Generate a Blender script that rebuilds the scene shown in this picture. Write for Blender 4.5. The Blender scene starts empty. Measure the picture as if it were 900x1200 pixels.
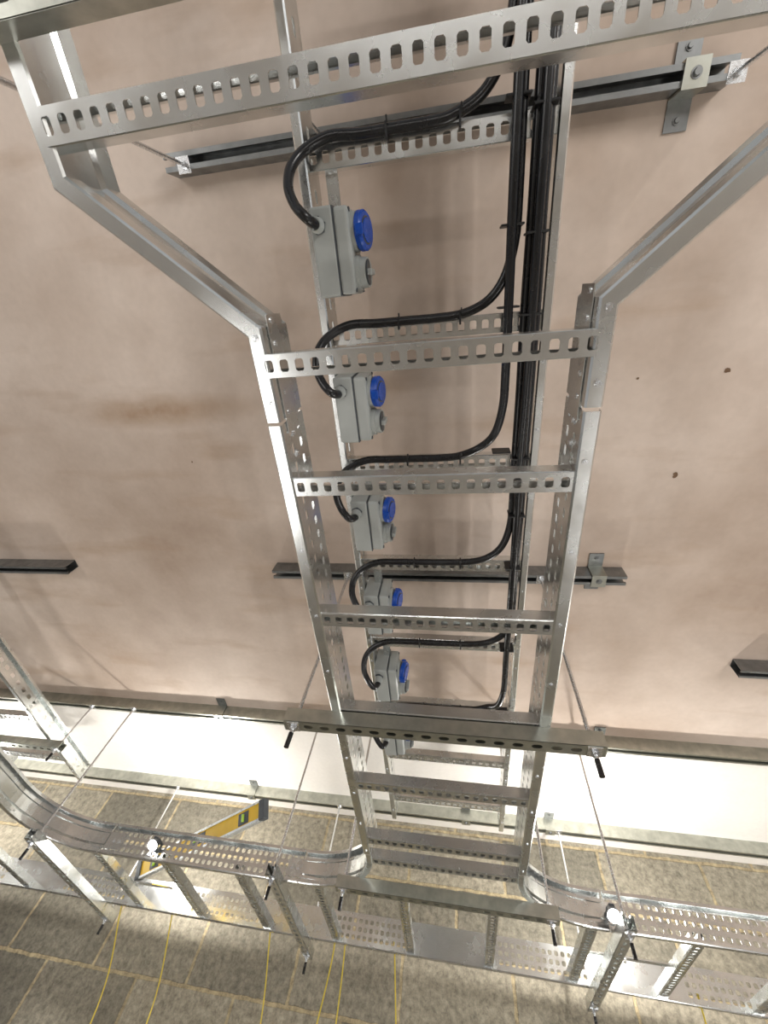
import bpy, math, random
from mathutils import Vector, Matrix
random.seed(4)
OZ=1.55
V=Vector
# ---------------------------------------------------------------- materials
def mat(name,color,metal=0.0,rough=0.5,noise=0.0,nscale=20,bump=0.0,stretch=None,emit=None,col2=None):
    m=bpy.data.materials.new(name); m.use_nodes=True
    nt=m.node_tree; b=nt.nodes['Principled BSDF']
    b.inputs['Base Color'].default_value=(*color,1); b.inputs['Metallic'].default_value=metal
    b.inputs['Roughness'].default_value=rough
    if noise>0 or col2:
        tc=nt.nodes.new('ShaderNodeTexCoord')
        n=nt.nodes.new('ShaderNodeTexNoise')
        n.inputs['Scale'].default_value=nscale; n.inputs['Detail'].default_value=4
        nt.links.new(tc.outputs['Object'],n.inputs['Vector'])
        r=nt.nodes.new('ShaderNodeValToRGB')
        c2=col2 if col2 else tuple(c*(1-noise) for c in color)
        r.color_ramp.elements[0].color=(*c2,1); r.color_ramp.elements[1].color=(*color,1)
        r.color_ramp.elements[0].position=.3; r.color_ramp.elements[1].position=.7
        src=n.outputs['Fac']
        nt.links.new(src,r.inputs[0]); nt.links.new(r.outputs[0],b.inputs['Base Color'])
        mr=nt.nodes.new('ShaderNodeMapRange'); mr.inputs[1].default_value=.3; mr.inputs[2].default_value=.7
        mr.inputs[3].default_value=rough+.06; mr.inputs[4].default_value=max(.05,rough-.06)
        nt.links.new(src,mr.inputs[0]); nt.links.new(mr.outputs[0],b.inputs['Roughness'])
        if bump>0:
            bp=nt.nodes.new('ShaderNodeBump'); bp.inputs['Strength'].default_value=bump; bp.inputs['Distance'].default_value=.001
            nt.links.new(src,bp.inputs['Height']); nt.links.new(bp.outputs[0],b.inputs['Normal'])
    if emit:
        b.inputs['Emission Color'].default_value=(*emit[0],1); b.inputs['Emission Strength'].default_value=emit[1]
    return m
GALV=mat('galvanised_steel',(.82,.84,.83),1,.25,.24,13,.35)
GALV2=mat('pregalv_channel',(.52,.53,.47),.95,.34,.28,25,.25)
DARKG=mat('weathered_channel',(.28,.29,.29),.9,.36,.25,30,.1)
ZINC=mat('zinc_rod',(.84,.86,.88),1,.25,.2,200)
BLACK=mat('black_rubber',(.009,.009,.010),0,.26,.2,20)
TIE=mat('black_nylon',(.010,.010,.010),0,.5,.2,20)
GREYP=mat('grey_plastic',(.42,.44,.42),0,.42,.12,15)
GREYD=mat('dark_grey_plastic',(.08,.09,.10),0,.42,.2,30)
BLUE=mat('blue_plastic',(.006,.075,.46),0,.28,.2,20)
YEL=mat('yellow_paint',(.78,.50,.03),0,.35,.12,20)
ALU=mat('brushed_aluminium',(.85,.86,.85),1,.3,.1,50)
VIAL=mat('vial_green',(.5,.8,.1),0,.15,.1,20)
STR=mat('yellow_cord',(.80,.62,.08),0,.55,.15,90)
LAMP=mat('lamp_diffuser',(1,1,1),0,.4,emit=((1,.97,.92),150))

def ceilmat():
    m=bpy.data.materials.new('plasterboard'); m.use_nodes=True; nt=m.node_tree; b=nt.nodes['Principled BSDF']; L=nt.links.new; N=nt.nodes.new
    tc=N('ShaderNodeTexCoord')
    n1=N('ShaderNodeTexNoise'); n1.inputs['Scale'].default_value=.85; n1.inputs['Detail'].default_value=6; n1.inputs['Roughness'].default_value=.6
    L(tc.outputs['Object'],n1.inputs[0])
    r=N('ShaderNodeValToRGB'); e=r.color_ramp.elements
    e[0].position=.34; e[0].color=(.44,.335,.26,1); e[1].position=.62; e[1].color=(.71,.60,.515,1)
    L(n1.outputs['Fac'],r.inputs[0])
    mp=N('ShaderNodeMapping'); mp.inputs['Scale'].default_value=(1.2,5,1); L(tc.outputs['Object'],mp.inputs[0])
    n2=N('ShaderNodeTexNoise'); n2.inputs['Scale'].default_value=1.3; n2.inputs['Detail'].default_value=8; L(mp.outputs[0],n2.inputs[0])
    r2=N('ShaderNodeValToRGB'); r2.color_ramp.elements[0].position=.56; r2.color_ramp.elements[0].color=(0,0,0,1)
    r2.color_ramp.elements[1].position=.78; r2.color_ramp.elements[1].color=(.65,.65,.65,1); L(n2.outputs['Fac'],r2.inputs[0])
    # one water stain (horizontal streak)
    mp2=N('ShaderNodeMapping'); mp2.inputs['Location'].default_value=(1.16*2.6,-1.08*17,0); mp2.inputs['Scale'].default_value=(2.6,17,0); L(tc.outputs['Object'],mp2.inputs[0])
    ln=N('ShaderNodeVectorMath'); ln.operation='LENGTH'; L(mp2.outputs[0],ln.inputs[0])
    sm=N('ShaderNodeMapRange'); sm.inputs[1].default_value=1.3; sm.inputs[2].default_value=.1; sm.inputs[3].default_value=0; sm.inputs[4].default_value=1.7; L(ln.outputs['Value'],sm.inputs[0])
    n5=N('ShaderNodeTexNoise'); n5.inputs['Scale'].default_value=10; n5.inputs['Detail'].default_value=8; L(tc.outputs['Object'],n5.inputs[0])
    sm2=N('ShaderNodeMath'); sm2.operation='MULTIPLY'; L(sm.outputs[0],sm2.inputs[0]); L(n5.outputs['Fac'],sm2.inputs[1])
    su=N('ShaderNodeMath'); su.operation='ADD'; su.use_clamp=True; L(r2.outputs[0],su.inputs[0]); L(sm2.outputs[0],su.inputs[1])
    mx=N('ShaderNodeMix'); mx.data_type='RGBA'; L(su.outputs[0],mx.inputs[0]); L(r.outputs[0],mx.inputs[6]); mx.inputs[7].default_value=(.40,.265,.165,1)
    # lamp-lit, overexposed band next to the block wall, painted in as whiter colour
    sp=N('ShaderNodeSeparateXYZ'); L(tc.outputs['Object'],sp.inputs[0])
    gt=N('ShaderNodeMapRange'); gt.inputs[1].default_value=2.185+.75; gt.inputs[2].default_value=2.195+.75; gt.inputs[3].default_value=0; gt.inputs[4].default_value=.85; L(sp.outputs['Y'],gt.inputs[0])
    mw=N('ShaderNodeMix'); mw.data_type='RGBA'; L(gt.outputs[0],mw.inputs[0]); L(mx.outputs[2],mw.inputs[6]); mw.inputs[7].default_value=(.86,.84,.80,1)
    n3=N('ShaderNodeTexNoise'); n3.inputs['Scale'].default_value=45; n3.inputs['Detail'].default_value=4; L(tc.outputs['Object'],n3.inputs[0])
    mr=N('ShaderNodeMapRange'); mr.inputs[3].default_value=.94; mr.inputs[4].default_value=1.05; L(n3.outputs['Fac'],mr.inputs[0])
    mu=N('ShaderNodeVectorMath'); mu.operation='SCALE'; L(mw.outputs[2],mu.inputs[0]); L(mr.outputs[0],mu.inputs[3])
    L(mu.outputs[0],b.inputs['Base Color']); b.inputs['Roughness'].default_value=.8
    bp=N('ShaderNodeBump'); bp.inputs['Strength'].default_value=.08; bp.inputs['Distance'].default_value=.003; L(n3.outputs['Fac'],bp.inputs['Height']); L(bp.outputs[0],b.inputs['Normal'])
    return m
def blockmat():
    m=bpy.data.materials.new('blockwork'); m.use_nodes=True; nt=m.node_tree; b=nt.nodes['Principled BSDF']; L=nt.links.new; N=nt.nodes.new
    tc=N('ShaderNodeTexCoord'); sp=N('ShaderNodeSeparateXYZ'); L(tc.outputs['Object'],sp.inputs[0])
    cb=N('ShaderNodeCombineXYZ'); L(sp.outputs['X'],cb.inputs[0]); L(sp.outputs['Z'],cb.inputs[1])
    nw=N('ShaderNodeTexNoise'); nw.inputs['Scale'].default_value=22; L(cb.outputs[0],nw.inputs[0])
    ws=N('ShaderNodeVectorMath'); ws.operation='SCALE'; ws.inputs[3].default_value=.014; L(nw.outputs['Color'],ws.inputs[0])
    wa=N('ShaderNodeVectorMath'); wa.operation='ADD'; L(cb.outputs[0],wa.inputs[0]); L(ws.outputs[0],wa.inputs[1])
    br=N('ShaderNodeTexBrick'); L(wa.outputs[0],br.inputs['Vector'])
    br.inputs['Scale'].default_value=1; br.inputs['Brick Width'].default_value=.60; br.inputs['Row Height'].default_value=.30
    br.inputs['Mortar Size'].default_value=.010; br.inputs['Mortar Smooth'].default_value=.3
    br.inputs['Color1'].default_value=(.17,.155,.12,1); br.inputs['Color2'].default_value=(.33,.295,.225,1); br.inputs['Mortar'].default_value=(.38,.31,.19,1)
    n=N('ShaderNodeTexNoise'); n.inputs['Scale'].default_value=30; n.inputs['Detail'].default_value=10; n.inputs['Roughness'].default_value=.78; L(tc.outputs['Object'],n.inputs[0])
    r=N('ShaderNodeValToRGB'); r.color_ramp.elements[0].position=.36; r.color_ramp.elements[0].color=(.5,.5,.5,1); r.color_ramp.elements[1].position=.70; r.color_ramp.elements[1].color=(1.6,1.6,1.6,1); L(n.outputs['Fac'],r.inputs[0])
    n2=N('ShaderNodeTexNoise'); n2.inputs['Scale'].default_value=2.5; n2.inputs['Detail'].default_value=3; L(tc.outputs['Object'],n2.inputs[0])
    mr=N('ShaderNodeMapRange'); mr.inputs[3].default_value=.65; mr.inputs[4].default_value=1.35; L(n2.outputs['Fac'],mr.inputs[0])
    mu=N('ShaderNodeVectorMath'); mu.operation='MULTIPLY'; L(br.outputs['Color'],mu.inputs[0]); L(r.outputs[0],mu.inputs[1])
    m2=N('ShaderNodeVectorMath'); m2.operation='SCALE'; L(mu.outputs[0],m2.inputs[0]); L(mr.outputs[0],m2.inputs[3])
    L(m2.outputs[0],b.inputs['Base Color']); b.inputs['Roughness'].default_value=.9
    ad=N('ShaderNodeMath'); ad.operation='MULTIPLY_ADD'; L(br.outputs['Fac'],ad.inputs[0]); ad.inputs[1].default_value=-1.0; L(n.outputs['Fac'],ad.inputs[2])
    bp=N('ShaderNodeBump'); bp.inputs['Strength'].default_value=.8; bp.inputs['Distance'].default_value=.008; L(ad.outputs[0],bp.inputs['Height']); L(bp.outputs[0],b.inputs['Normal'])
    return m
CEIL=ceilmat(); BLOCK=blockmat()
CONC=mat('concrete_screed',(.42,.40,.37),0,.8,.25,3)

# ---------------------------------------------------------------- mesh builder
class MB:
    def __init__(s): s.v=[];s.f=[];s.m=[];s.mats=[];s.sm=[]
    def mi(s,m):
        if m not in s.mats: s.mats.append(m)
        return s.mats.index(m)
    def add(s,vs,fs,m,smooth=False):
        o=len(s.v); k=s.mi(m)
        s.v+=[tuple(v) for v in vs]
        for f in fs: s.f.append([i+o for i in f]); s.m.append(k); s.sm.append(smooth)
    def make(s,name,parent=None):
        if not s.v: return None
        xs=[v[0] for v in s.v];ys=[v[1] for v in s.v];zs=[v[2] for v in s.v]
        c=V(((min(xs)+max(xs))/2,(min(ys)+max(ys))/2,(min(zs)+max(zs))/2+OZ))
        me=bpy.data.meshes.new(name); me.from_pydata([(v[0]-c.x,v[1]-c.y,v[2]+OZ-c.z) for v in s.v],[],s.f)
        for m in s.mats: me.materials.append(m)
        me.polygons.foreach_set('material_index',s.m); me.polygons.foreach_set('use_smooth',s.sm); me.update()
        ob=bpy.data.objects.new(name,me); ob.location=c; bpy.context.collection.objects.link(ob)
        return ob
def box(mb,c,size,m,R=None,bev=0):
    c=V(c); hx,hy,hz=[q/2 for q in size]
    if bev<=0:
        vs=[V((x*hx,y*hy,z*hz)) for x in(-1,1) for y in(-1,1) for z in(-1,1)]
        fs=[(0,1,3,2),(4,6,7,5),(0,4,5,1),(2,3,7,6),(0,2,6,4),(1,5,7,3)]
    else:
        import bmesh
        bm=bmesh.new(); bmesh.ops.create_cube(bm,size=1)
        for v in bm.verts: v.co=V((v.co.x*size[0],v.co.y*size[1],v.co.z*size[2]))
        bmesh.ops.bevel(bm,geom=bm.edges[:],offset=bev,segments=3,affect='EDGES',profile=.5)
        bm.verts.index_update(); vs=[v.co.copy() for v in bm.verts]; fs=[[v.index for v in f.verts] for f in bm.faces]; bm.free()
    if R: vs=[R@v for v in vs]
    mb.add([v+c for v in vs],fs,m)
def cyl(mb,p0,p1,r,m,n=14,r1=None,smooth=True,cap=True):
    p0=V(p0);p1=V(p1); d=(p1-p0).normalized(); a=d.orthogonal().normalized(); b=d.cross(a)
    r1=r if r1 is None else r1
    vs=[]
    for p,rr in((p0,r),(p1,r1)):
        vs+=[p+(a*math.cos(2*math.pi*i/n)+b*math.sin(2*math.pi*i/n))*rr for i in range(n)]
    fs=[(i,(i+1)%n,n+(i+1)%n,n+i) for i in range(n)]
    mb.add(vs,fs,m,smooth)
    if cap: mb.add(vs,[list(range(n))[::-1],list(range(n,2*n))],m)
def catmull(P,n=6):
    P=[V(p) for p in P]; Q=[P[0]*2-P[1]]+P+[P[-1]*2-P[-2]]; out=[]
    for i in range(1,len(Q)-2):
        a,b,c,d=Q[i-1:i+3]
        for k in range(n):
            t=k/n; out.append(.5*((2*b)+(c-a)*t+(2*a-5*b+4*c-d)*t*t+(3*b-a-3*c+d)*t**3))
    out.append(P[-1]); return out
def tube(mb,P,r,m,n=10,sub=7):
    pts=catmull(P,sub) if sub>1 else [V(p) for p in P]
    d=(pts[1]-pts[0]).normalized(); a=d.orthogonal().normalized(); vs=[]
    for i,p in enumerate(pts):
        d=(pts[min(i+1,len(pts)-1)]-pts[max(i-1,0)]).normalized()
        a=(a-d*a.dot(d)).normalized(); b=d.cross(a)
        vs+=[p+(a*math.cos(2*math.pi*k/n)+b*math.sin(2*math.pi*k/n))*r for k in range(n)]
    fs=[]
    for i in range(len(pts)-1):
        for k in range(n): fs.append((i*n+k,i*n+(k+1)%n,(i+1)*n+(k+1)%n,(i+1)*n+k))
    mb.add(vs,fs,m,True)
    mb.add(vs[:n],[list(range(n))[::-1]],m); mb.add(vs[-n:],[list(range(n))],m)
def thick(poly,t):
    P=[V((p[0],p[1])) for p in poly]; L=[];R=[]
    for i,p in enumerate(P):
        ds=[]
        if i>0: ds.append((P[i]-P[i-1]).normalized())
        if i<len(P)-1: ds.append((P[i+1]-P[i]).normalized())
        ns=[V((-d.y,d.x)) for d in ds]
        n=sum(ns,V((0,0))).normalized(); k=t/2/max(.3,n.dot(ns[0]))
        L.append(p+n*k); R.append(p-n*k)
    return L,R
def sweep(mb,poly,path,m,t=.002,up=V((0,0,1)),smooth=False):
    L,R=thick(poly,t); prof=L+R[::-1]; k=len(poly); n=len(prof)
    path=[V(p) for p in path]; vs=[]
    for i,p in enumerate(path):
        ds=[]
        if i>0: ds.append((path[i]-path[i-1]).normalized())
        if i<len(path)-1: ds.append((path[i+1]-path[i]).normalized())
        rs=[d.cross(up).normalized() for d in ds]
        r=sum(rs,V((0,0,0))).normalized(); s=1/max(.3,r.dot(rs[0]))
        vs+=[p+r*(q[0]*s)+up*q[1] for q in prof]
    fs=[]
    for i in range(len(path)-1):
        for j in range(n): fs.append((i*n+j,i*n+(j+1)%n,(i+1)*n+(j+1)%n,(i+1)*n+j))
    e=(len(path)-1)*n
    for j in range(k-1):
        fs.append((j,j+1,n-2-j,n-1-j)); fs.append((e+j,e+j+1,e+n-2-j,e+n-1-j))
    mb.add(vs,fs,m,smooth)
def panel(mb,o,u,v,L,W,nx,ny,hw,hh,m,t=.002,c=None,skip=None):
    o=V(o);u=V(u).normalized();v=V(v).normalized();w=u.cross(v)*t/2
    cw,ch=L/nx,W/ny; c=c if c is not None else min(hw,hh)*.2
    x1,y1,x2,y2=hw/2,hh/2,cw/2,ch/2
    base=[(x1,y1-c),(x1-c,y1),(-x1+c,y1),(-x1,y1-c),(-x1,-y1+c),(-x1+c,-y1),(x1-c,-y1),(x1,-y1+c),
          (x2,y1-c),(x1-c,y2),(-x1+c,y2),(-x2,y1-c),(-x2,-y1+c),(-x1+c,-y2),(x1-c,-y2),(x2,-y1+c),
          (x2,y2),(-x2,y2),(-x2,-y2),(x2,-y2)]
    F=[(0,8,16,9,1),(1,9,10,2),(2,10,17,11,3),(3,11,12,4),(4,12,18,13,5),(5,13,14,6),(6,14,19,15,7),(7,15,8,0)]
    for i in range(nx):
        for j in range(ny):
            ctr=o+u*(cw*(i+.5))+v*(ch*(j+.5))
            if skip and skip(i,j):
                q=[ctr+u*a*x2+v*b*y2 for a,b in((1,1),(-1,1),(-1,-1),(1,-1))]
                mb.add([p+w for p in q]+[p-w for p in q],[(0,1,2,3),(7,6,5,4)],m); continue
            P=[ctr+u*a+v*b for a,b in base]
            fs=[tuple(f) for f in F]+[tuple(x+20 for x in f[::-1]) for f in F]
            fs+=[(k,(k+1)%8,20+(k+1)%8,20+k) for k in range(8)]
            mb.add([p+w for p in P]+[p-w for p in P],fs,m)
def rung(mb,p0,p1,m,w=.041,h=.034,pitch=.0295,hw=.0158,hh=.0215):
    p0=V(p0);p1=V(p1);d=(p1-p0);L=d.length;d.normalize();r=d.cross(V((0,0,1)))
    nx=max(2,round(L/pitch))
    panel(mb,p0-r*w/2,d,r,L,w,nx,1,hw,hh,m)
    for s in(-1,1):
        sweep(mb,[(s*(w/2-.003),0),(s*(w/2),.003),(s*w/2,h),(s*(w/2-.010),h),(s*(w/2-.010),h-.007)],[p0,p1],m)
def bolt(mb,p,n,r=.007,h=.005,m=ZINC):
    p=V(p);n=V(n).normalized(); cyl(mb,p,p+n*.0015,r*1.35,m,16,smooth=False); cyl(mb,p,p+n*h,r,m,12,r1=r*.75)
def rail_perf(mb,p0,p1,s,h,m,f=.022,pitch=.045,ny=2,hw=.024,hh=.013,skip=None):
    p0=V(p0);p1=V(p1);d=p1-p0;L=d.length;d.normalize()
    sweep(mb,[(s*f,.011),(s*f,.003),(s*(f-.003),0),(s*.003,0),(0,.003),(0,.014)],[p0,p1],m)
    sweep(mb,[(s*f,h-.011),(s*f,h),(0,h),(0,h-.014)],[p0,p1],m)
    nx=max(1,round(L/pitch))
    panel(mb,p0+V((0,0,.014)),d,V((0,0,1)),L,h-.028,nx,ny,hw,hh,m,skip=skip)
def rail_plain(mb,path,s,h,m,f=.022,smooth=False):
    sweep(mb,[(s*f,.013),(s*f,.003),(s*(f-.003),0),(s*.003,0),(0,.003),(0,h*.26),(s*.007,h*.32),(s*.007,h*.68),(0,h*.74),(0,h),(s*f,h),(s*f,h-.011)],path,m)
def arc(c,r,a0,a1,z,n=14):
    return [V((c[0]+r*math.cos(a0+(a1-a0)*i/n),c[1]+r*math.sin(a0+(a1-a0)*i/n),z)) for i in range(n+1)]

XL,XR=-.335,.225
Z1=.75; H1=.125
Z2=1.19; H2=.10
# ---------------------------------------------------------------- lower reducer fitting
mb=MB()
rail_plain(mb,[(XL,.20,Z1),(XL,.03,Z1),(-.612,-.215,Z1),(-.612,-1.0,Z1)],1,H1,GALV,f=.028)
rail_plain(mb,[(XR,.20,Z1),(XR,.03,Z1),(.502,-.215,Z1),(.502,-1.0,Z1)],-1,H1,GALV,f=.028)
rung(mb,(XL-.012,.095,Z1-.002),(XR+.012,.095,Z1-.002),GALV)
rung(mb,(-.622,-.275,Z1-.002),(.512,-.275,Z1-.002),GALV,w=.046,hh=.023,hw=.0145,pitch=.0285)
rung(mb,(-.622,-.70,Z1-.002),(.512,-.70,Z1-.002),GALV,w=.046,hh=.023)
for X,s in((XL,-1),(XR,1)):
    for dy in(.0,.04,.13,.17):
        bolt(mb,(X-s*.001,dy+.02,Z1+.045),(-s,0,0))
    bolt(mb,(X+s*.014,.16,Z1-.001),(0,0,-1),.005); bolt(mb,(X+s*.014,.045,Z1-.001),(0,0,-1),.005)
    box(mb,(X-s*.003,.12,Z1+.06),(.002,.22,.07),GALV)
mb.make('cable_ladder_reducer')
# ---------------------------------------------------------------- lower ladder straight
mb=MB()
rail_perf(mb,(XL,.207,Z1),(XL,1.93,Z1),-1,H1,GALV,f=.028,pitch=.04,hw=.022,hh=.014)
rail_perf(mb,(XR,.207,Z1),(XR,1.93,Z1),1,H1,GALV,f=.028,pitch=.04,hw=.022,hh=.014)
for k in range(5): rung(mb,(XL,.342+.372*k,Z1+.004),(XR,.342+.372*k,Z1+.004),GALV)
for X,s in((XL,-1),(XR,1)):
    for k in range(9): bolt(mb,(X+s*.013,.3+.2*k,Z1-.001),(0,0,-1),.004,.003)
    for y in(.235,.28,1.86,1.90): bolt(mb,(X-s*.001,y,Z1+.05),(-s,0,0))
mb.make('cable_ladder')
# ---------------------------------------------------------------- upper ladder
def upper_ladder(xl,xr,y0,y1,rungs,name='cable_ladder'):
    mb=MB()
    rail_perf(mb,(xl,y0,Z2),(xl,y1,Z2),-1,H2,GALV,pitch=.06,ny=1,hw=.03,hh=.02)
    rail_perf(mb,(xr,y0,Z2),(xr,y1,Z2),1,H2,GALV,pitch=.06,ny=1,hw=.03,hh=.02)
    for y in rungs: rung(mb,(xl,y,Z2+.012),(xr,y,Z2+.012),GALV,w=.045,h=.030,pitch=.0315,hw=.017,hh=.023)
    for X,s in((xl,-1),(xr,1)):
        for y in rungs: 
            bolt(mb,(X+s*.011,y+.1,Z2-.001),(0,0,-1),.004,.003)
            bolt(mb,(X+s*.011,y-.1,Z2-.001),(0,0,-1),.004,.003)
    return mb.make(name)
R2=[-.30+.387*k for k in range(-1,8)]
upper_ladder(XL,XR,-1.1,2.6,R2)
upper_ladder(-3.0,-2.42,.2,2.6,[.45+.387*k for k in range(6)])
# ---------------------------------------------------------------- wall-run ladder with tee bends
mb=MB(); YN,YF=2.31,2.94; Rr=.34
yb=YN-Rr
def nearrail(path,s): rail_plain(mb,path,s,H1,GALV)
nearrail([(XL,1.935,Z1)]+arc((XL-Rr,yb),Rr,0,math.pi/2,Z1)+[(XL-Rr-.03,YN,Z1)],-1)
nearrail([(XR,1.935,Z1)]+arc((XR+Rr,yb),Rr,math.pi,math.pi/2,Z1)+[(XR+Rr+.03,YN,Z1)],1)
XQ=-2.12
nearrail([(XQ,1.0,Z1)]+arc((XQ+Rr,yb),Rr,math.pi,math.pi/2,Z1)+[(XQ+Rr+.03,YN,Z1)],1)
nearrail([(XQ-.56,1.0,Z1)]+arc((XQ-.56-Rr,yb),Rr,0,math.pi/2,Z1)+[(XQ-.56-Rr-.6,YN,Z1)],-1)
rail_perf(mb,(XQ+Rr+.035,YN,Z1),(XL-Rr-.035,YN,Z1),1,H1,GALV,pitch=.030,ny=3,hw=.018,hh=.018)
rail_perf(mb,(XR+Rr+.035,YN,Z1),(4.0,YN,Z1),1,H1,GALV,pitch=.030,ny=3,hw=.018,hh=.018)
def skf(i,j): return (i//14)%2==1
rail_perf(mb,(-4.0,YF,Z1),(4.0,YF,Z1),-1,H1,GALV,pitch=.030,ny=3,hw=.018,hh=.018,skip=skf)
rung(mb,(XL,1.99,Z1+.004),(XR,1.99,Z1+.004),GALV)
for k in range(20):
    xx=-3.72+.387*k
    rung(mb,(xx,YN,Z1+.008),(xx,YF,Z1+.008),GALV)
for y in(1.2,1.6): rung(mb,(XQ-.56,y,Z1+.008),(XQ,y,Z1+.008),GALV)
for xx in(-.70,-1.74,.60,1.8,3.0):
    box(mb,(xx,YN-.003,Z1+.06),(.16,.002,.07),GALV)
    for dx in(-.06,-.03,.03,.06): bolt(mb,(xx+dx,YN-.004,Z1+.06),(0,-1,0))
mb.make('cable_ladder_tee')
# ---------------------------------------------------------------- struts / rods
ZC=1.497; ZS=1.432
def ceiling_strut(x0,x1,y,brackets,m=DARKG,z=ZS):
    mb=MB(); h=ZC-ZS-.001
    L=[(x0,y,z),(x1,y,z)]
    sweep(mb,[(-.0105,.008),(-.0105,0),(-.0205,0),(-.0205,h),(.0205,h),(.0205,0),(.0105,0),(.0105,.008)],L,m,t=.0025)
    for bx in brackets:
        for s in(-1,1):
            box(mb,(bx,y+s*.058,ZC-.003),(.055,.065,.005),DARKG)
            box(mb,(bx,y+s*.0255,(z+ZC)/2-.003),(.055,.005,ZC-z),GALV2)
            bolt(mb,(bx,y+s*.068,ZC-.006),(0,0,-1),.007,.006,DARKG)
        box(mb,(bx,y,z-.004),(.055,.056,.005),GALV2)
        bolt(mb,(bx,y,z-.0065),(0,0,-1),.009,.007,DARKG)
    return mb.make('strut_channel')
YS1=2.185
ceiling_strut(-.83,.66,-.40,[.57])
ceiling_strut(-.83,.68,1.09,[.575])
ceiling_strut(-4,-1.95,1.09,[-3])
ceiling_strut(1.22,3.2,1.58,[2.4])
ceiling_strut(-4,4,YS1,[-1.43,.75,3],m=GALV2)
ceiling_strut(-4,4,3.06,[-1.44,.06,.58,2.2],m=GALV2)
def rod(x,y,zb,zt=ZS+.03,cap=True,ptop=True):
    mb=MB(); cyl(mb,(x,y,zb),(x,y,zt),.0058,ZINC,8)
    if cap:
        cyl(mb,(x,y,zb-.03),(x,y,zb+.012),.0072,BLACK,10)
    if ptop:
        cyl(mb,(x,y,ZS-.012),(x,y,ZS-.001),.010,ZINC,6,smooth=False)
        box(mb,(x,y,ZS-.001),(.04,.04,.003),ZINC)
    return mb.make('threaded_rod')
def trapeze(p0,p1,m=GALV2,rods=True,inset=.03,top=Z1-.001):
    h=.041; z=top-h; mb=MB()
    p0=V((*p0,z));p1=V((*p1,z)); d=p1-p0;L=d.length;d.normalize();r=d.cross(V((0,0,1)))
    nx=round(L/.05)
    panel(mb,p0-r*.0205,d,r,L,.041,nx,1,.028,.015,m,t=.0025,c=.005)
    for s in(-1,1):
        sweep(mb,[(s*.0205,0),(s*.0205,h),(s*.0105,h),(s*.0105,h-.008)],[p0,p1],m,t=.0025)
    rp=[p0+d*inset,p1-d*inset]
    for q in rp:
        box(mb,q+V((0,0,-.0025)),(.036,.036,.004),ZINC)
        cyl(mb,q+V((0,0,-.014)),q+V((0,0,-.0045)),.0098,ZINC,6,smooth=False)
        box(mb,q+V((0,0,h+.002)),(.036,.036,.004),ZINC)
        cyl(mb,q+V((0,0,h+.004)),q+V((0,0,h+.013)),.0098,ZINC,6,smooth=False)
    mb.make('trapeze_bracket')
    for q in rp:
        if rods: rod(q.x,q.y,q.z-.035)
trapeze((-.80,-.39),(.69,-.39))
trapeze((-.50,1.09),(.385,1.09))
trapeze((-.50,YS1-.02),(.385,YS1-.02))
for xx in(-2.02,-.79,.63,2.2): trapeze((xx,2.13),(xx,3.10),top=Z1-.001,inset=.045,m=GALV)
trapeze((-3.15,YS1),(-2.30,YS1),top=Z2-.002)
for y in(-.40,1.09,YS1):
    for xx in(XL-.012,XR+.012): rod(xx,y,Z2+.004,cap=False,ptop=False)
# ---------------------------------------------------------------- sockets
def socket(yk):
    mb=MB(); y0=yk+.10; L=.190; yc=y0+L/2; xb0,xb1=-.332,-.238; zb,zt=1.142,1.262; zc=(zb+zt)/2
    box(mb,((xb0-.275)/2,yc,zc),(abs(xb0+.275),L,zt-zb),GREYP,bev=.006)
    box(mb,((-.277+xb1)/2,yc,zc),(abs(-.277-xb1),L-.006,zt-zb-.006),GREYP,bev=.009)
    box(mb,(-.276,yc,zc),(.003,L-.002,zt-zb-.002),GREYD)
    for a in(-1,1):
        for b in(-1,1): cyl(mb,(xb1-.002,yc+a*.084,zc+b*.046),(xb1+.002,yc+a*.084,zc+b*.046),.005,GREYD,10)
    ys=y0+.053; zz=zc-.008
    cyl(mb,(xb1-.004,ys,zz),(xb1+.010,ys,zz),.043,GREYP,28)
    cyl(mb,(xb1+.010,ys,zz),(xb1+.018,ys,zz-.003),.040,GREYD,28)
    n=V((1,0,-.22)).normalized(); c0=V((xb1+.018,ys,zz-.004))
    cyl(mb,c0,c0+n*.012,.043,BLUE,32)
    cyl(mb,c0+n*.012,c0+n*.016,.043,BLUE,32,r1=.039)
    cyl(mb,c0+n*.016,c0+n*.017,.030,GREYD,32)
    cyl(mb,c0+n*.017,c0+n*.019,.026,BLUE,32)
    box(mb,(xb1+.022,ys,zz-.047),(.020,.024,.012),BLUE,bev=.003)
    box(mb,(xb1+.020,ys,zz+.044),(.018,.03,.012),BLUE,bev=.003)
    yw=y0+.141
    cyl(mb,(xb1-.004,yw,zz),(xb1+.010,yw,zz),.040,GREYP,28)
    cyl(mb,(xb1+.010,yw,zz),(xb1+.028,yw,zz-.002),.036,GREYP,24,r1=.034)
    cyl(mb,(xb1+.028,yw,zz-.002),(xb1+.030,yw,zz-.002),.029,GREYD,24)
    box(mb,(xb1+.034,yw,zz-.002),(.014,.014,.050),GREYP,bev=.003)
    gx,gy=-.312,y0+.038
    cyl(mb,(gx,gy,zb+.002),(gx,gy,zb-.008),.019,GREYD,6,smooth=False)
    cyl(mb,(gx,gy,zb-.008),(gx,gy,zb-.032),.0175,GREYP,16,r1=.014)
    box(mb,((xb0+xb1)/2,yk+.062,Z2+.036),(.03,.10,.003),GALV)
    mb.make('industrial_socket')
    return (gx,gy,zb-.022)
lanes=[(.126,0),(.149,-.004),(.138,-.021),(.181,0),(.205,-.003),(.193,-.022)]
zc=Z2-.001; RC=.0114
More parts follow.
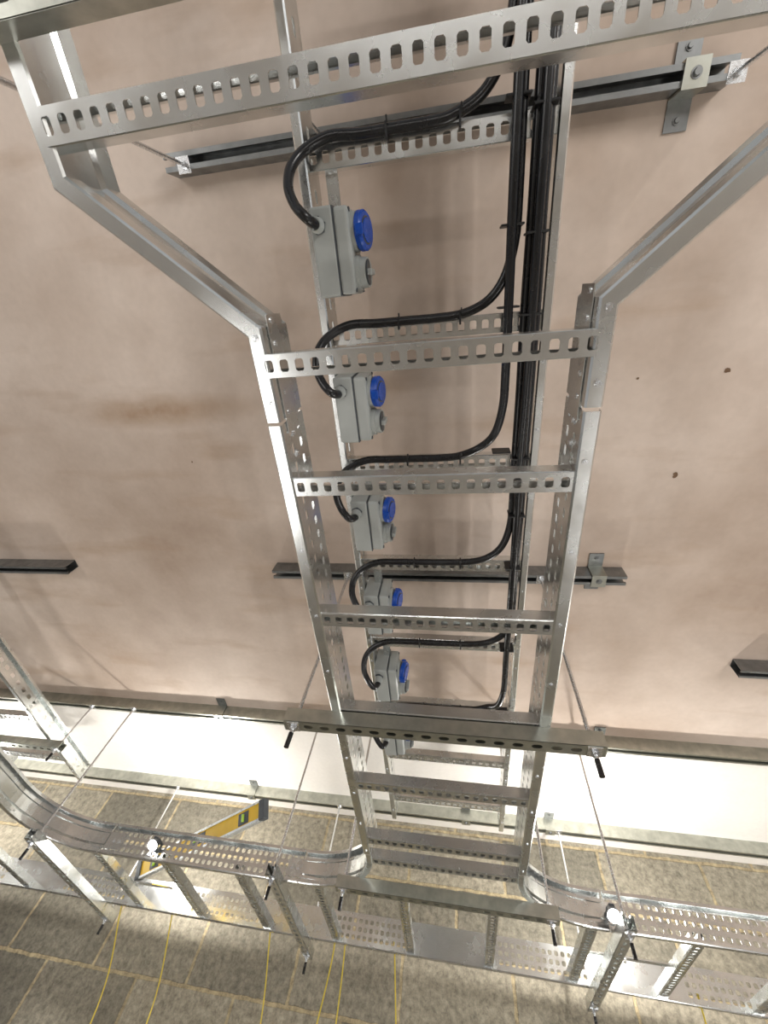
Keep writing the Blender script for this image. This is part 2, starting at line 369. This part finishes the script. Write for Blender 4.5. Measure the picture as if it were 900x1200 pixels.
for k in range(6):
    yk=-.30+.387*k
    g=socket(yk); lx,dz=lanes[k]; mb=MB(); z=zc-.0045; zl=z+dz
    yr=yk-.026
    P=[(lx,-1.1,zl),(lx,-.75,zl)]
    y=-.55
    while y<yk-.33: P.append((lx+random.uniform(-.002,.002),y,zl)); y+=.2
    P+=[(lx,yk-.27,zl),(lx-.003,yk-.18,zl-.003),(lx-.022,yk-.105,zl-.005),(lx-.060,yr-.030,z-.002),(lx-.12,yr-.005,z),(-.04,yr,z),(-.12,yr,z),(-.20,yr,z),
        (-.27,yr-.002,z-.008),(-.325,yk-.008,z-.022),(-.355,yk+.022,z-.045),(-.362,yk+.062,z-.070),(-.348,yk+.100,z-.088),(-.324,g[1]-.012,g[2]-.038),(g[0],g[1],g[2]-.014),(g[0],g[1],g[2]+.01)]
    tube(mb,P,RC,BLACK,14,8)
    for tx in(-.14,.02):
        box(mb,(tx,yr+.004,z+.001),(.005,.032,.026),TIE,bev=.002)
        box(mb,(tx+.003,yr-.014,z-.014),(.0035,.012,.005),TIE,R=Matrix.Rotation(.5,3,'X'))
    mb.make('power_cable')
mb=MB()
for y in(-.34,-.12,.05,.43,.62,.82,1.2,1.58):
    if y<.5: box(mb,(.138,y,zc-.010),(.052,.005,.042),TIE,bev=.002)
    box(mb,(.193,y+.02,zc-.012),(.050,.005,.048),TIE,bev=.002)
mb.make('cable_ties')
# ---------------------------------------------------------------- spirit level
mb=MB()
a=V((-.93,2.18,.975)); b=V((-1.72,2.66,.82)); d=(a-b).normalized(); L=(a-b).length
up=(V((0,0,1))-d*d.z).normalized(); s=up.cross(d)
R=Matrix((d,s,up)).transposed()@Matrix.Rotation(.35,3,'X'); c=(a+b)/2
def lb(x,y,z,sz,m,bev=0): box(mb,c+R@V((x,y,z)),sz,m,R=R,bev=bev)
lb(0,0,0,(L-.05,.022,.066),YEL)
lb(0,0,.037,(L-.05,.034,.010),ALU); lb(0,0,-.037,(L-.05,.034,.010),ALU)
for sg in(-1,1):
    lb(sg*(L/2-.015),0,0,(.035,.038,.086),GREYD,bev=.004)
    lb(sg*(L/2-.14),0,0,(.07,.027,.052),GREYD,bev=.003)
    cyl(mb,c+R@V((sg*(L/2-.14),-.015,-.016)),c+R@V((sg*(L/2-.14),-.015,.016)),.008,VIAL,12)
lb(0,0,.006,(.11,.027,.044),GREYD,bev=.003)
cyl(mb,c+R@V((-.03,-.014,.006)),c+R@V((.03,-.014,.006)),.008,VIAL,12)
mb.make('spirit_level')
# ---------------------------------------------------------------- yellow cords against wall
def cord(P):
    mb=MB(); tube(mb,P,.0038,STR,6,6); mb.make('yellow_cord')
for (x,dx) in((-1.95,.05),(-1.62,.02),(-1.02,.04),(-.66,-.10),(-.60,-.02),(-.33,.06),(1.1,.1)):
    cord([(x,YF+.05,Z1+.06),(x+.01,YF+.10,Z1-.02),(x+dx*.5,3.22,.5),(x+dx,3.24,.2),(x+dx*1.2,3.25,-.4),(x+dx*1.2,3.25,-1.0)])
# ---------------------------------------------------------------- work lamps on wall ladder
def lamp(x,y,z,p,head=None):
    mb=MB()
    box(mb,(x,y,z),(.09,.07,.02),GREYD,bev=.004)
    box(mb,(x,y,(z+Z1+.03)/2),(.012,.012,z-Z1-.03),GALV)
    box(mb,(x,y,Z1+.045),(.42,.03,.005),GALV)
    cyl(mb,(x,y,z+.010),(x,y,z+.026),.028,LAMP,20)
    if head:
        h=V(head); n=V((0,-.6,-.8)).normalized()
        cyl(mb,h-n*.03,h,.020,GREYD,20,r1=.026); cyl(mb,h,h+n*.003,.022,LAMP,20)  # added glowing disc standing in for a bright glint on the rail
        box(mb,(h.x,(h.y+2.31)/2,h.z+.03),(.02,abs(2.31-h.y)+.01,.012),GREYD)
    ob=mb.make('led_work_lamp')
    ld=bpy.data.lights.new('lamp_glow','POINT'); ld.energy=p; ld.shadow_soft_size=.025; ld.color=(1,.97,.92)
    lo=bpy.data.objects.new('lamp_glow',ld); bpy.context.collection.objects.link(lo)
    lo.parent=ob; lo.location=(V((x,y,z+.055+OZ))-ob.location)
lamp(-1.74,2.74,.90,32,(-1.47,2.27,.80))
lamp(.73,2.69,.90,32,(.60,2.20,.765))
lamp(-3.4,2.7,.90,26)  # unseen lamp added beyond the left edge to brighten the ceiling band
lamp(2.7,2.7,.90,32)  # unseen lamp added beyond the right edge, also for the ceiling band
# ---------------------------------------------------------------- room shell
def slab(name,lo,hi,m):
    lo=V(lo);hi=V(hi); mb=MB(); box(mb,(lo+hi)/2,hi-lo,m); return mb.make(name)
YW=3.30
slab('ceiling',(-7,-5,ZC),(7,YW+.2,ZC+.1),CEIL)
slab('wall_back',(-7,YW,-OZ),(7,YW+.2,ZC),BLOCK)
slab('floor',(-7,-5,-OZ-.1),(7,YW+.2,-OZ),CONC)
mb=MB()
STAIN=mat('rust_spot',(.20,.12,.07),0,.9,.3,80)
for x,y,r in((.86,.30,.009),(.60,.31,.005),(.79,.66,.010),(-.9,-.2,.004),(-1.1,.55,.004)):
    n=10; vs=[V((x+r*random.uniform(.6,1.3)*math.cos(i*2*math.pi/n),y+r*random.uniform(.6,1.3)*math.sin(i*2*math.pi/n),ZC-.001)) for i in range(n)]
    mb.add(vs,[list(range(n))],STAIN)
mb.make('screw_marks')
# ---------------------------------------------------------------- general light
w=bpy.data.worlds.new('World'); bpy.context.scene.world=w; w.use_nodes=True
w.node_tree.nodes['Background'].inputs[0].default_value=(.96,.97,1,1); w.node_tree.nodes['Background'].inputs[1].default_value=.50
def area(name,loc,tgt,size,p,col=(1,.975,.95),sy=None):
    ld=bpy.data.lights.new(name,'AREA'); ld.energy=p; ld.size=size; ld.color=col
    if sy: ld.shape='RECTANGLE'; ld.size_y=sy
    o=bpy.data.objects.new(name,ld); bpy.context.collection.objects.link(o); o.location=V(loc)+V((0,0,OZ))
    o.rotation_euler=(V(tgt)-V(loc)).to_track_quat('-Z','Y').to_euler()
area('fill_light',(2.8,-2.2,-.9),(1.0,.4,1.4),1.2,84)  # unseen area lights added as soft fill from below
area('fill_light.001',(-2.8,-1.9,-1.0),(-.6,.1,1.4),1.2,26)
area('highlight_strip',(-1.5,1.0,-1.45),(-1.5,1.0,1.4),.12,11,sy=1.6)  # unseen upward strips added for streak highlights on the metal undersides
area('highlight_strip.001',(1.5,1.6,-1.45),(1.5,1.6,1.4),.12,17,sy=1.6)
area('highlight_strip.002',(.1,-1.6,-1.45),(.1,-1.6,1.4),1.8,10,sy=.12)
# ---------------------------------------------------------------- camera
Zc_=V((.145,-.473,.869)).normalized(); Yc_=V((.087,.882,.463)); Yc_=(Yc_-Zc_*Yc_.dot(Zc_)).normalized(); Xc_=Yc_.cross(Zc_)
right=V((Xc_.x,Yc_.x,Zc_.x)); down=V((Xc_.y,Yc_.y,Zc_.y)); fwd=V((Xc_.z,Yc_.z,Zc_.z))
M=Matrix((right,-down,-fwd)).transposed().to_4x4(); M.translation=V((0,0,OZ))
cd=bpy.data.cameras.new('camera'); cam=bpy.data.objects.new('camera',cd); bpy.context.collection.objects.link(cam)
cam.matrix_world=M; cd.sensor_fit='AUTO'; cd.sensor_width=36; cd.lens=478/1200*36; cd.clip_start=.02
bpy.context.scene.camera=cam
bpy.context.scene.view_settings.view_transform='Standard'
